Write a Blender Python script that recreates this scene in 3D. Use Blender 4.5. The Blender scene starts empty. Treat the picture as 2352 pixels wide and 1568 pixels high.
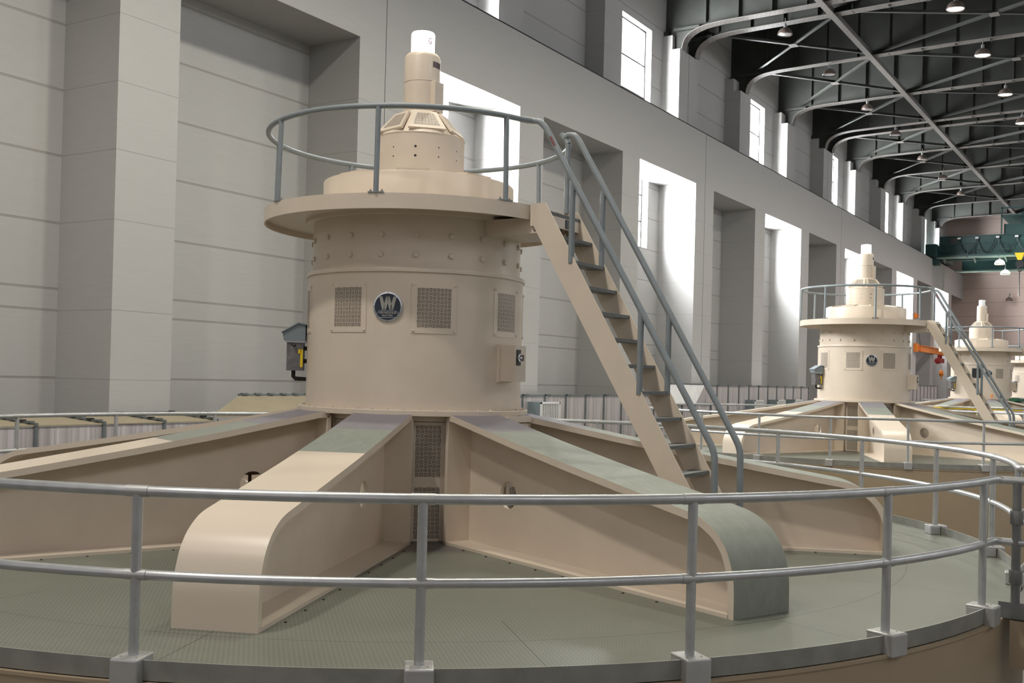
import bpy, math, random
from mathutils import Matrix, Vector
random.seed(7)
S = bpy.context.scene
COL = S.collection
PI = math.pi
def R(a): return math.radians(a)

# ------------------------------------------------------------------ camera, world, exposure
cam = bpy.data.cameras.new('camera'); camo = bpy.data.objects.new('camera', cam); COL.objects.link(camo)
yaw, pitch, roll = 1.01345296, 0.00877495, 0.02525595
F = Vector((math.sin(yaw)*math.cos(pitch), math.cos(yaw)*math.cos(pitch), math.sin(pitch)))
R0 = Vector((math.cos(yaw), -math.sin(yaw), 0)); U0 = R0.cross(F)
RR = math.cos(roll)*R0 + math.sin(roll)*U0; UU = -math.sin(roll)*R0 + math.cos(roll)*U0
m = Matrix((RR, UU, -F)).transposed().to_4x4(); m.translation = (-10.4741, -7.8583, 1.8378)
camo.matrix_world = m
cam.sensor_width = 36; cam.lens = 2479.116/2352*36
cam.shift_x = 9.01/2352; cam.shift_y = 61.478/2352
cam.clip_start = .05; cam.clip_end = 400
S.camera = camo
S.view_settings.view_transform = 'Standard'; S.view_settings.look = 'None'
S.view_settings.gamma = 1; S.view_settings.use_curve_mapping = False
S.view_settings.exposure = -0.12

w = bpy.data.worlds.new('sky'); S.world = w; w.use_nodes = True
bg = w.node_tree.nodes['Background']; bg.inputs[1].default_value = 0.62
_t = w.node_tree; _c = _t.nodes.new('ShaderNodeTexCoord'); _s = _t.nodes.new('ShaderNodeSeparateXYZ'); _r = _t.nodes.new('ShaderNodeValToRGB')
_t.links.new(_c.outputs['Generated'], _s.inputs[0]); _t.links.new(_s.outputs[2], _r.inputs[0]); _t.links.new(_r.outputs[0], bg.inputs[0])
_r.color_ramp.elements[0].position = .0
# the sky on the window side is much brighter than the hall's other openings
_a = _t.nodes.new('ShaderNodeMath'); _a.operation = 'GREATER_THAN'; _t.links.new(_s.outputs[1], _a.inputs[0]); _a.inputs[1].default_value = .12
_b = _t.nodes.new('ShaderNodeMath'); _b.operation = 'GREATER_THAN'; _t.links.new(_s.outputs[0], _b.inputs[0]); _b.inputs[1].default_value = -.25
_m = _t.nodes.new('ShaderNodeMath'); _m.operation = 'MULTIPLY'; _t.links.new(_a.outputs[0], _m.inputs[0]); _t.links.new(_b.outputs[0], _m.inputs[1])
_n = _t.nodes.new('ShaderNodeMath'); _n.operation = 'MULTIPLY_ADD'; _t.links.new(_m.outputs[0], _n.inputs[0]); _n.inputs[1].default_value = 3.0
# brighter toward the open left end of the hall than toward the camera side
_w = _t.nodes.new('ShaderNodeMapRange'); _t.links.new(_s.outputs[0], _w.inputs[0]); _w.inputs[1].default_value = -.95; _w.inputs[2].default_value = -.2; _w.inputs[3].default_value = .75; _w.inputs[4].default_value = .26
_t.links.new(_w.outputs[0], _n.inputs[2]); _t.links.new(_n.outputs[0], bg.inputs[1])
_r.color_ramp.elements[0].color = (.05, .047, .04, 1)
_r.color_ramp.elements[1].position = .12; _r.color_ramp.elements[1].color = (1, .95, .96, 1)

def area_light(name, loc, rot, sx, sy, power, color=(1, 1, 1), spread=180):
    l = bpy.data.lights.new(name, 'AREA'); l.shape = 'RECTANGLE'; l.size = sx; l.size_y = sy
    l.energy = power; l.color = color; l.spread = R(spread)
    o = bpy.data.objects.new(name, l); o.location = loc; o.rotation_euler = rot; COL.objects.link(o); return o

WIN_BAYS = [(11.07, 18.40), (25.59, 32.86), (40.0, 47.34), (54.55, 61.7), (68.75, 75.9), (82.9, 90.5)]
for i, (a, b) in enumerate(WIN_BAYS):      # daylight at each window of the long wall
    cx = (a+b)/2
    area_light('window_daylight', (cx, 11.68, 9.0), (R(-90), 0, 0), 4.6, 4.4, 9000, (0.96, 0.98, 1.0))
    area_light('window_daylight', (cx, 11.68, 14.6), (R(-90), 0, 0), 4.6, 5.0, 8000, (0.96, 0.98, 1.0))
YO = -22.0
for i, (a, b) in enumerate(WIN_BAYS+[(-3.4, 3.7), (-17.9, -10.6)]):      # upper windows of the opposite wall
    area_light('window_daylight', ((a+b)/2, YO-.55, 14.6), (R(90), 0, 0), 4.6, 5.0, 1300, (0.94, 0.95, 1.0))
LAMP_POWER = 3000

# ------------------------------------------------------------------ materials
def nt(name):
    mt = bpy.data.materials.new(name); mt.use_nodes = True
    n = mt.node_tree; return mt, n, n.nodes['Principled BSDF']
def setp(b, col=None, rough=None, metal=None, **k):
    if col is not None: b.inputs['Base Color'].default_value = (*col, 1)
    if rough is not None: b.inputs['Roughness'].default_value = rough
    if metal is not None: b.inputs['Metallic'].default_value = metal
def s2l(r, g, b):
    f = lambda c: ((c/255+.055)/1.055)**2.4 if c > 10 else c/255/12.92
    return (f(r), f(g), f(b))
class NB:
    """tiny node-building helper"""
    def __init__(s, tree): s.t = tree
    def n(s, ty, **k):
        x = s.t.nodes.new(ty)
        for a, v in k.items(): setattr(x, a, v)
        return x
    def link(s, a, b): s.t.links.new(a, b)
    def val(s, sock, v):
        if isinstance(v, (int, float)): sock.default_value = v
        elif isinstance(v, tuple): sock.default_value = v
        else: s.t.links.new(v, sock)
    def m(s, op, a, b=0.0, c=None):
        x = s.n('ShaderNodeMath', operation=op); s.val(x.inputs[0], a); s.val(x.inputs[1], b)
        if c is not None: s.val(x.inputs[2], c)
        return x.outputs[0]
    def mix(s, f, a, b):
        x = s.n('ShaderNodeMix', data_type='RGBA'); s.val(x.inputs[0], f)
        s.val(x.inputs[6], (*a, 1) if isinstance(a, tuple) else a); s.val(x.inputs[7], (*b, 1) if isinstance(b, tuple) else b)
        return x.outputs[2]
    def coord(s, kind='Object'): return s.n('ShaderNodeTexCoord').outputs[kind]
    def xyz(s, v):
        x = s.n('ShaderNodeSeparateXYZ'); s.link(v, x.inputs[0]); return x.outputs
    def noise(s, v, scale, detail=3, rough=.55, out=0):
        x = s.n('ShaderNodeTexNoise'); s.link(v, x.inputs['Vector']); x.inputs['Scale'].default_value = scale
        x.inputs['Detail'].default_value = detail; x.inputs['Roughness'].default_value = rough; return x.outputs[out]
    def scale(s, v, sc):
        x = s.n('ShaderNodeMapping'); s.link(v, x.inputs[0]); x.inputs['Scale'].default_value = sc; return x.outputs[0]
    def bump(s, h, strength, dist, bsdf):
        x = s.n('ShaderNodeBump'); s.val(x.inputs['Height'], h); x.inputs['Strength'].default_value = strength
        x.inputs['Distance'].default_value = dist; s.link(x.outputs[0], bsdf.inputs['Normal'])
    def ramp(s, v, lo, hi):
        x = s.n('ShaderNodeMapRange'); s.val(x.inputs[0], v); x.inputs[1].default_value = lo; x.inputs[2].default_value = hi; return x.outputs[0]

def simple(name, col, rough=.5, metal=0, var=.04, scale=3, bump=0):
    mt, t, b = nt(name); q = NB(t); setp(b, col, rough, metal)
    c = q.coord(); f = q.noise(c, scale)
    dark = tuple(x*(1-2.2*var) for x in col); lite = tuple(min(1, x*(1+var)) for x in col)
    q.link(q.mix(q.ramp(f, .3, .7), dark, lite), b.inputs['Base Color'])
    if bump: q.bump(q.noise(c, scale*12), bump, .002, b)
    return mt

BEIGE = s2l(212, 198, 180)
M = {}
M['beige'] = simple('beige_paint', BEIGE, .38, 0, .02, 2.5)
M['beige_dull_shaded'] = simple('beige_paint_dull_shaded', s2l(160, 143, 118), .5, 0, .03, 1.5)  # duller beige; weak light below deck level is darkened into the colour
M['grey_rail'] = simple('grey_pipe_paint', s2l(128, 136, 139), .45, 0, .05, 6)
M['alu'] = simple('aluminium_tube', (.50, .51, .51), .32, .55, .05, 9)
M['alu_plate'] = simple('aluminium_plate', (.30, .30, .27), .5, .5, .08, 5)
M['cast_alu'] = simple('cast_aluminium', (.47, .47, .46), .38, .5, .03, 8)
M['dark_steel'] = simple('dark_grey_pipe', (.20, .205, .20), .42, .4, .1, 6)
M['black'] = simple('black_paint', (.015, .015, .017), .4)
M['badge'] = simple('badge_enamel', s2l(38, 46, 60), .3)
M['silver'] = simple('polished_silver', (.62, .64, .66), .3, .85)
M['letter'] = simple('badge_letters', s2l(168, 168, 158), .45, .25)
M['bolt'] = simple('zinc_bolt', (.35, .34, .3), .4, .7)
M['dark_bolt'] = simple('dark_bolt', (.04, .03, .02), .5, .3)
M['blue_grey'] = simple('blue_grey_paint', s2l(122, 134, 138), .45, 0, .03)
M['worn_steel'] = simple('worn_steel_box', s2l(120, 118, 118), .45, .4, .15, 12)
M['brass_dark'] = simple('dark_fitting', (.035, .032, .025), .4, .5)
M['yellow'] = simple('yellow_paint', s2l(222, 190, 30), .45)
M['orange'] = simple('orange_paint', s2l(225, 130, 40), .45)
M['red'] = simple('red_paint', s2l(150, 25, 25), .4)
M['green_plastic'] = simple('green_plastic', s2l(20, 95, 55), .45)
M['crane_green'] = simple('crane_green_paint', s2l(28, 66, 64), .5)
M['crane_light'] = simple('crane_walkway_paint', s2l(120, 140, 130), .5)
M['steel_dark'] = simple('roof_steel_paint', s2l(52, 54, 50), .6, 0, .1, 1.2)
M['roof'] = simple('dark_roof_deck', s2l(30, 34, 34), .8)
M['lamp_dark'] = simple('lamp_reflector', s2l(105, 92, 84), .35, .4)
M['nameplate'] = simple('dark_nameplate', s2l(78, 60, 58), .35, .3, .25, 60)
M['white_paint'] = simple('white_paint', (.75, .75, .74), .5)
M['brown'] = simple('brown_wheel', s2l(70, 40, 32), .3)
M['rust'] = simple('red_primer_patch', s2l(120, 62, 62), .6)

def emis(name, col, strength):
    mt, t, b = nt(name); setp(b, col, .4); b.inputs['Emission Color'].default_value = (*col, 1); b.inputs['Emission Strength'].default_value = strength; return mt
M['beacon'] = emis('lit_beacon_glass', (1, .95, .94), 3.2)
M['beacon_off'] = simple('white_beacon_glass', (.82, .84, .86), .3)
M['bulb'] = emis('lit_lamp_glass', (1, .98, .85), 9)
M['bulb_green'] = emis('lit_lamp_glass_green', (.75, 1, .7), 5)
M['g_red'] = simple('red_letter_paint', s2l(120, 20, 40), .5)

def grid_lines(q, v, zs, half, soft=.006):
    """mask (0..1) of thin horizontal lines at heights zs"""
    out = None
    for z in zs:
        d = q.m('ABSOLUTE', q.m('SUBTRACT', v, z))
        l = q.m('SUBTRACT', 1.0, q.m('MINIMUM', q.m('DIVIDE', d, half), 1.0))
        l = q.m('MINIMUM', q.m('MULTIPLY', l, 3.0), 1.0)
        out = l if out is None else q.m('MAXIMUM', out, l)
    return out
WALLC = s2l(172, 171, 169)
def wall_mat(name, zs, half, streak=True, col=WALLC, depth=.35, rough=.55, xjoint=False):
    mt, t, b = nt(name); q = NB(t); c = q.coord(); X, Y, Z = q.xyz(c); setp(b, col, rough)
    brush = q.noise(q.scale(c, (1.2, 1.2, 14)), 1.6, 4)
    vert = q.noise(q.scale(c, (3, 3, .25)), 1.3, 3)
    base = q.mix(q.ramp(brush, .3, .7), tuple(x*.965 for x in col), tuple(min(1, x*1.015) for x in col))
    base = q.mix(q.m('MULTIPLY', q.ramp(vert, .55, .8), .18), base, s2l(178, 168, 150))
    ln = grid_lines(q, Z, zs, half) if zs else None
    if ln is not None: base = q.mix(q.m('MULTIPLY', ln, depth), base, s2l(100, 92, 82))
    if streak:
        sp = q.noise(q.scale(c, (9, 9, 1.6)), 2.0, 4, .7)
        up = q.m('MULTIPLY', q.ramp(sp, .66, .74), q.ramp(Z, 9.0, 11.0))
        base = q.mix(q.m('MULTIPLY', up, .22), base, s2l(110, 92, 78))
    q.link(base, b.inputs['Base Color'])
    h = q.m('ADD', q.noise(c, 30, 3), 0.0)
    if ln is not None: h = q.m('SUBTRACT', q.m('MULTIPLY', h, .15), q.m('MULTIPLY', ln, 1.0))
    q.bump(h, .5, .012, b)
    return mt
SEAMS = [1.604, 2.940, 3.368, 4.677, 6.022, 7.331, 8.641, 9.942, 11.25, 12.9, 14.2, 15.5, 16.8, 18.1]
M['wall_panel'] = wall_mat('wall_panel_paint', SEAMS, .03, False, depth=.38)
M['wall_pier'] = wall_mat('wall_pier_paint', [z for z in SEAMS if z not in (3.368, 9.942)], .008, False, depth=.3)
M['wall_beam'] = wall_mat('crane_beam_paint', [], .01, True)
M['wall_far'] = wall_mat('far_wall_paint', [12.44-1.28*i for i in range(-4, 11)], .03, False, s2l(196, 176, 166), .4)
def floor_mat():
    mt, t, b = nt('concrete_floor'); q = NB(t); c = q.coord(); setp(b, (.2, .19, .17), .6)
    q.link(q.mix(q.noise(c, .8, 5), s2l(88, 86, 80), s2l(120, 116, 108)), b.inputs['Base Color']); return mt
M['floor'] = floor_mat()

def deck_mat():
    """grey-green checker plate with fine raised dashes, plate seams, scuffs"""
    mt, t, b = nt('green_checker_plate'); q = NB(t); c = q.coord(); X, Y, Z = q.xyz(c)
    setp(b, s2l(128, 134, 118), .42, 0)
    r = q.m('SQRT', q.m('ADD', q.m('MULTIPLY', X, X), q.m('MULTIPLY', Y, Y)))
    green = q.mix(q.noise(c, 1.1, 5, .6), s2l(93, 97, 86), s2l(113, 116, 105))
    grey = q.mix(q.noise(c, 3, 4), s2l(96, 92, 92), s2l(112, 108, 106))
    base = q.mix(q.ramp(q.m('ADD', r, q.m('MULTIPLY', q.noise(c, 4), .06)), 1.80, 1.84), grey, green)
    # raised dashes: two crossed families
    P = 1/.032
    u = q.m('MULTIPLY', q.m('ADD', X, Y), P*.7071); v = q.m('MULTIPLY', q.m('SUBTRACT', X, Y), P*.7071)
    fu = q.m('ABSOLUTE', q.m('SUBTRACT', q.m('FRACT', u), .5)); fv = q.m('ABSOLUTE', q.m('SUBTRACT', q.m('FRACT', v), .5))
    par = q.m('MODULO', q.m('ABSOLUTE', q.m('ADD', q.m('FLOOR', u), q.m('FLOOR', v))), 2.0)
    a1 = q.m('MULTIPLY', q.m('LESS_THAN', fu, .4), q.m('LESS_THAN', fv, .13))
    a2 = q.m('MULTIPLY', q.m('LESS_THAN', fv, .4), q.m('LESS_THAN', fu, .13))
    par = q.m('GREATER_THAN', par, .5)
    dash = q.m('ADD', q.m('MULTIPLY', a1, par), q.m('MULTIPLY', a2, q.m('SUBTRACT', 1.0, par)))
    base = q.mix(q.m('MULTIPLY', dash, .4), base, s2l(160, 160, 150))
    # seams: a ring and radial joints half-way between arms
    ring = q.m('LESS_THAN', q.m('ABSOLUTE', q.m('SUBTRACT', r, 5.62)), .005)
    ang = q.m('DIVIDE', q.m('ARCTAN2', Y, X), PI/8)
    fr = q.m('ABSOLUTE', q.m('SUBTRACT', q.m('FRACT', q.m('ADD', ang, .5)), .5))
    rad = q.m('MULTIPLY', q.m('LESS_THAN', q.m('MULTIPLY', fr, q.m('MULTIPLY', r, PI/8)), .005), q.m('GREATER_THAN', r, 5.0))
    dirt = q.ramp(q.noise(c, 9, 6, .78), .60, .70)
    base = q.mix(q.m('MULTIPLY', q.m('MAXIMUM', ring, rad), .7), base, (.03, .03, .025))
    base = q.mix(q.m('MULTIPLY', dirt, .4), base, s2l(84, 76, 60))
    q.link(base, b.inputs['Base Color'])
    q.bump(dash, .8, .004, b)
    return mt
M['deck'] = deck_mat()

def arm_top_mat(name, limit):
    """blue-grey next to the hub, grey-green non-slip coating beyond, beige paint past `limit`"""
    mt, t, b = nt(name); q = NB(t); c = q.coord(); X, Y, Z = q.xyz(c); setp(b, BEIGE, .5)
    sc = q.noise(q.scale(c, (2, 5, 3)), 2.5, 6, .7)
    grey = q.mix(sc, s2l(120, 116, 120), s2l(142, 138, 142))
    green = q.mix(sc, s2l(118, 124, 115), s2l(152, 155, 144))
    green = q.mix(q.m('MULTIPLY', q.ramp(q.noise(c, 7, 5, .7), .6, .75), .4), green, s2l(104, 104, 94))
    base = q.mix(q.ramp(X, 2.03, 2.10), grey, green)
    if limit < 9:
        far = q.m('GREATER_THAN', X, limit)
        base = q.mix(far, base, BEIGE)
        q.link(q.m('SUBTRACT', .75, q.m('MULTIPLY', far, .42)), b.inputs['Roughness'])
    else: b.inputs['Roughness'].default_value = .7
    q.link(base, b.inputs['Base Color']); return mt
M['arm_full'] = arm_top_mat('nonslip_arm_top', 10)
M['arm_part'] = arm_top_mat('part_coated_arm_top', 3.02)
M['arm_short'] = arm_top_mat('short_coated_arm_top', 2.2)

def grille_mat():
    """basket-weave slots; UV in cells"""
    mt, t, b = nt('perforated_grille'); q = NB(t); c = q.coord('UV'); U, V, _ = q.xyz(c); setp(b, BEIGE, .45)
    fu = q.m('FRACT', U); fv = q.m('FRACT', V)
    par = q.m('GREATER_THAN', q.m('MODULO', q.m('ADD', q.m('FLOOR', U), q.m('FLOOR', V)), 2.0), .5)
    def slots(a, bb):
        three = q.m('LESS_THAN', q.m('ABSOLUTE', q.m('SUBTRACT', q.m('FRACT', q.m('MULTIPLY', a, 3.0)), .5)), .27)
        return q.m('MULTIPLY', three, q.m('LESS_THAN', q.m('ABSOLUTE', q.m('SUBTRACT', bb, .5)), .44))
    k = q.m('ADD', q.m('MULTIPLY', slots(fu, fv), par), q.m('MULTIPLY', slots(fv, fu), q.m('SUBTRACT', 1.0, par)))
    q.link(q.mix(k, BEIGE, s2l(48, 36, 32)), b.inputs['Base Color']); q.bump(q.m('SUBTRACT', 1.0, k), .6, .004, b)
    return mt
M['grille'] = grille_mat()

def poly_mat():
    mt, t, b = nt('translucent_polycarbonate'); q = NB(t); c = q.coord(); X, Y, Z = q.xyz(c)
    v = q.noise(q.scale(c, (6, 6, .12)), 1.7, 3, .7); base = q.mix(q.ramp(v, .35, .7), s2l(178, 172, 172), s2l(238, 232, 234))
    q.link(base, b.inputs['Base Color']); setp(b, None, .32); b.inputs['Transmission Weight'].default_value = .25
    b.inputs['Alpha'].default_value = .9
    flute = q.m('SINE', q.m('MULTIPLY', X, 320.0)); q.bump(flute, .25, .003, b); return mt
M['poly'] = poly_mat()
M['galv'] = simple('galvanised_frame', s2l(112, 119, 121), .45, .3, .08, 6)
M['tarp'] = simple('tan_fabric_lid', s2l(160, 149, 126), .7, 0, .04, 2)
M['white_sheet'] = simple('white_fluted_sheet', (.8, .8, .8), .5)

def rivet_mat():
    mt, t, b = nt('riveted_flange'); q = NB(t); c = q.coord(); X, Y, Z = q.xyz(c); setp(b, s2l(118, 112, 108), .5)
    P = 1/.19
    u = q.m('MULTIPLY', Y, P); v = q.m('MULTIPLY', X, P)
    row = q.m('MODULO', q.m('ABSOLUTE', q.m('FLOOR', v)), 2.0)
    du = q.m('SUBTRACT', q.m('FRACT', q.m('ADD', u, q.m('MULTIPLY', row, .5))), .5); dv = q.m('SUBTRACT', q.m('FRACT', v), .5)
    d = q.m('SQRT', q.m('ADD', q.m('MULTIPLY', du, du), q.m('MULTIPLY', dv, dv)))
    dot = q.m('LESS_THAN', d, .17)
    base = q.mix(q.noise(c, 2), s2l(92, 90, 88), s2l(118, 112, 108))
    q.link(q.mix(q.m('MULTIPLY', dot, .75), base, s2l(40, 40, 40)), b.inputs['Base Color']); return mt
M['rivet'] = rivet_mat()
def glass_mat():
    mt, t, b = nt('window_glass'); q = NB(t); setp(b, (.9, .95, 1), .05)
    tr = q.n('ShaderNodeBsdfTransparent'); mx = q.n('ShaderNodeMixShader'); mx.inputs[0].default_value = .08
    q.link(tr.outputs[0], mx.inputs[1]); q.link(b.outputs[0], mx.inputs[2]); q.link(mx.outputs[0], t.nodes['Material Output'].inputs[0]); return mt
M['glass'] = glass_mat()
def tread_mat():
    mt, t, b = nt('serrated_tread'); q = NB(t); c = q.coord(); X, Y, Z = q.xyz(c); setp(b, s2l(112, 116, 114), .5, .2)
    w_ = q.m('SINE', q.m('MULTIPLY', X, 210.0)); h = q.m('SINE', q.m('ADD', q.m('MULTIPLY', Y, 150.0), q.m('MULTIPLY', w_, 1.2)))
    q.link(q.mix(q.ramp(h, -1, 1), s2l(82, 86, 84), s2l(140, 142, 138)), b.inputs['Base Color']); q.bump(h, .8, .004, b); return mt
M['tread'] = tread_mat()

# ------------------------------------------------------------------ mesh helpers
class MB:
    def __init__(s): s.v = []; s.f = []; s.uv = {}; s.T = Matrix.Identity(4)
    def add(s, vs, fs, T=None):
        T = s.T if T is None else s.T @ T
        n = len(s.v); s.v += [tuple(T @ Vector(p)) for p in vs]; k = len(s.f)
        s.f += [tuple(n+i for i in f) for f in fs]; return s
    def box(s, a, b, T=None):
        (x0, y0, z0), (x1, y1, z1) = a, b
        s.add([(x0,y0,z0),(x1,y0,z0),(x1,y1,z0),(x0,y1,z0),(x0,y0,z1),(x1,y0,z1),(x1,y1,z1),(x0,y1,z1)],
              [(0,3,2,1),(4,5,6,7),(0,1,5,4),(1,2,6,5),(2,3,7,6),(3,0,4,7)], T); return s
    def prism(s, pts, axis, a, b, T=None):
        """extrude a 2-D outline (ccw) along an axis; x: pts are (y,z); y: (x,z); z: (x,y)"""
        def P(p, t): return {'x': (t, p[0], p[1]), 'y': (p[0], t, p[1]), 'z': (p[0], p[1], t)}[axis]
        n = len(pts); vs = [P(p, a) for p in pts]+[P(p, b) for p in pts]
        fs = [tuple(range(n))[::-1], tuple(range(n, 2*n))]+[(i, (i+1) % n, n+(i+1) % n, n+i) for i in range(n)]
        s.add(vs, fs, T); return s
    def lathe(s, prof, n=96, T=None, a0=0., a1=360., caps=False):
        """prof: (r,z) list, revolved about z"""
        full = abs(a1-a0) >= 359.9; k = n if full else n+1; vs = []
        for i in range(k):
            a = R(a0+(a1-a0)*i/n); vs += [(r*math.cos(a), r*math.sin(a), z) for r, z in prof]
        m_ = len(prof); fs = []
        for i in range(n):
            j = (i+1) % k
            for q in range(m_-1): fs.append((i*m_+q, j*m_+q, j*m_+q+1, i*m_+q+1))
        if caps and not full: fs += [tuple(range(m_))[::-1], tuple((k-1)*m_+q for q in range(m_))]
        s.add(vs, fs, T); return s
    def ring(s, r0, r1, z0, z1, n=96, a0=0., a1=360., T=None):
        return s.lathe([(r0, z0), (r1, z0), (r1, z1), (r0, z1), (r0, z0)], n, T, a0, a1, True)
    def cyl(s, c, r, h, n=16, T=None):
        T = (T or Matrix.Identity(4)) @ Matrix.Translation(c)
        s.lathe([(0, 0), (r, 0), (r, h), (0, h)], n, T); return s
    def tube(s, path, r, n=14, closed=False, T=None):
        P = [Vector(p) for p in path]; L = len(P); vs = []; up = None
        for i, p in enumerate(P):
            if closed: t = (P[(i+1) % L]-P[i-1]).normalized()
            else: t = (P[min(i+1, L-1)]-P[max(i-1, 0)]).normalized()
            if up is None:
                up = Vector((0, 0, 1)) if abs(t.z) < .9 else Vector((1, 0, 0))
            u = t.cross(up).normalized(); v = u.cross(t).normalized(); up = v
            vs += [tuple(p+r*(math.cos(2*PI*k/n)*u+math.sin(2*PI*k/n)*v)) for k in range(n)]
        fs = []
        for i in range(L if closed else L-1):
            j = (i+1) % L
            for k in range(n): fs.append((i*n+k, i*n+(k+1) % n, j*n+(k+1) % n, j*n+k))
        if not closed: fs += [tuple(range(n))[::-1], tuple((L-1)*n+k for k in range(n))]
        s.add(vs, fs, T); return s
    def build(s, name, mat, parent=None, smooth=38, bevel=0, loc=None, mats=None, fmat=None, uvs=None):
        me = bpy.data.meshes.new(name); me.from_pydata(s.v, [], s.f)
        for mm in (mats or [mat]): me.materials.append(mm)
        if fmat:
            for i, p in enumerate(me.polygons): p.material_index = fmat(i)
        if uvs:
            l = me.uv_layers.new(name='UVMap')
            for p in me.polygons:
                for li in p.loop_indices: l.data[li].uv = uvs(p.index, me.loops[li].vertex_index)
        me.validate(); me.update()
        import bmesh
        bm = bmesh.new(); bm.from_mesh(me); bmesh.ops.recalc_face_normals(bm, faces=bm.faces); bm.to_mesh(me); bm.free()
        if smooth:
            me.polygons.foreach_set('use_smooth', [True]*len(me.polygons)); me.set_sharp_from_angle(angle=R(smooth))
        o = bpy.data.objects.new(name, me); COL.objects.link(o)
        if parent: o.parent = parent
        if loc: o.location = loc
        if bevel:
            b = o.modifiers.new('bevel', 'BEVEL'); b.width = bevel; b.segments = 2; b.limit_method = 'ANGLE'
        return o

def empty(name, loc=(0, 0, 0), rz=0):
    o = bpy.data.objects.new(name, None); COL.objects.link(o); o.location = loc; o.rotation_euler = (0, 0, rz); o.empty_display_size = .3; return o
def tag(o, label, cat, group=None, kind=None):
    o['label'] = label; o['category'] = cat
    if group: o['group'] = group
    if kind: o['kind'] = kind
    return o
def struct(o, label=None):
    o['kind'] = 'structure'
    if label: o['label'] = label
    return o
def copy_tree(o, parent=None):
    c = o.copy(); COL.objects.link(c)
    if parent: c.parent = parent
    for ch in list(o.children): copy_tree(ch, c)
    return c
def text_mesh(body, size, mat, parent, mtx, name='lettering', extrude=.002, bold=0.0, xs=1.0, spacing=1.0):
    cu = bpy.data.curves.new(name, 'FONT'); cu.body = body; cu.size = size; cu.extrude = extrude; cu.offset = bold
    cu.align_x = 'CENTER'; cu.align_y = 'CENTER'; cu.space_character = spacing
    t = bpy.data.objects.new(name+'_curve', cu); COL.objects.link(t); bpy.context.view_layer.update()
    me = bpy.data.meshes.new_from_object(t.evaluated_get(bpy.context.evaluated_depsgraph_get())); bpy.data.objects.remove(t)
    me.transform(mtx @ Matrix.Diagonal((xs, 1, 1, 1))); me.materials.clear(); me.materials.append(mat)
    o = bpy.data.objects.new(name, me); COL.objects.link(o); o.parent = parent; return o
def out_frame(ang, r, z):
    """frame whose +z points radially outward at angle ang, +y up, +x to the viewer's right"""
    e = Vector((math.cos(R(ang)), math.sin(R(ang)), 0)); up = Vector((0, 0, 1)); x = up.cross(e)
    mm = Matrix((x, up, e)).transposed().to_4x4(); mm.translation = (e.x*r, e.y*r, z); return mm
def pol(r, a, z=0): return (r*math.cos(R(a)), r*math.sin(R(a)), z)
def arc(r, a0, a1, z, n): return [pol(r, a0+(a1-a0)*i/n, z) for i in range(n+1)]

# ------------------------------------------------------------------ the hall
fl = MB().box((-26, -22.5, -2.8), (97.2, 11.14, -2.6)).build('floor', M['floor'], smooth=0); struct(fl, 'concrete hall floor below the generator decks')
YF, YU, YS, YB = 9.48, 10.353, 10.70, 11.139
ZB0, ZB1, ZTOP = 10.169, 12.413, 20.9
# long wall with openings
wb = MB(); xs = [-26]
XL, XR = -26, 97.15
cur = XL
for a, b in WIN_BAYS:
    cx = (a+b)/2; wb.box((cur, YB, -2.7), (cx-1.47, YB+.5, ZTOP)); cur = cx+1.47
    wb.box((cx-1.47, YB, -2.7), (cx+1.47, YB+.5, 7.375)); wb.box((cx-1.47, YB, 10.75), (cx+1.47, YB+.5, 12.5)); wb.box((cx-1.47, YB, 16.473), (cx+1.47, YB+.5, ZTOP))
wb.box((cur, YB, -2.7), (XR, YB+.5, ZTOP))
struct(wb.build('wall_left', M['wall_panel'], smooth=0), 'long white panelled wall of the hall')
PIERS = [(-10.6, .73), (-3.4, .73), (3.72, .73), (11.07, 1.02), (18.40, .73), (25.59, .73), (32.86, 1.02), (40.0, .73), (47.34, .73), (54.55, .95), (61.7, .73), (68.75, .73), (75.9, .73), (82.9, .73), (90.5, .73)]
for i, (x, h) in enumerate(PIERS):
    p = MB().box((x-h, YF, -2.7), (x+h, YB-.002, ZB0+.002)); p.box((x-h, YF, ZB0), (x+h, YF+.1, ZB0+.2)) if 0 else None
    p.box((x-h, YU, ZB1-.02), (x+h, YB-.002, 15.95)); p.box((x-h, YS, 15.95), (x+h, YB-.002, 16.56))
    o = p.build('trim_%d' % (i+2), M['wall_pier'], smooth=0); struct(o, 'white wall pilaster carrying the crane beam')
    if h > .9:
        j = MB().box((x-.006, YF-.004, -1.5), (x+.01, YF+.002, ZB1)).box((x-.006, YU-.004, ZB1), (x+.01, YU+.002, 15.9)).build('expansion_joint', M['black'], o, smooth=0)
bm_ = MB().box((XL, YF, ZB0), (XR, YB-.004, ZB1)); o = bm_.build('trim_1', M['wall_beam'], smooth=0); struct(o, 'deep white crane beam running along the wall')
MB().box((XL, YF-.012, ZB1), (XR, YF+.16, ZB1+.035)).build('rail_edge', M['black'], o, smooth=0)
MB().box((XL, YF+.3, ZB1), (XR, YF+.4, ZB1+.12)).build('crane_rail', M['dark_steel'], o, smooth=0)
k = 1
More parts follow.
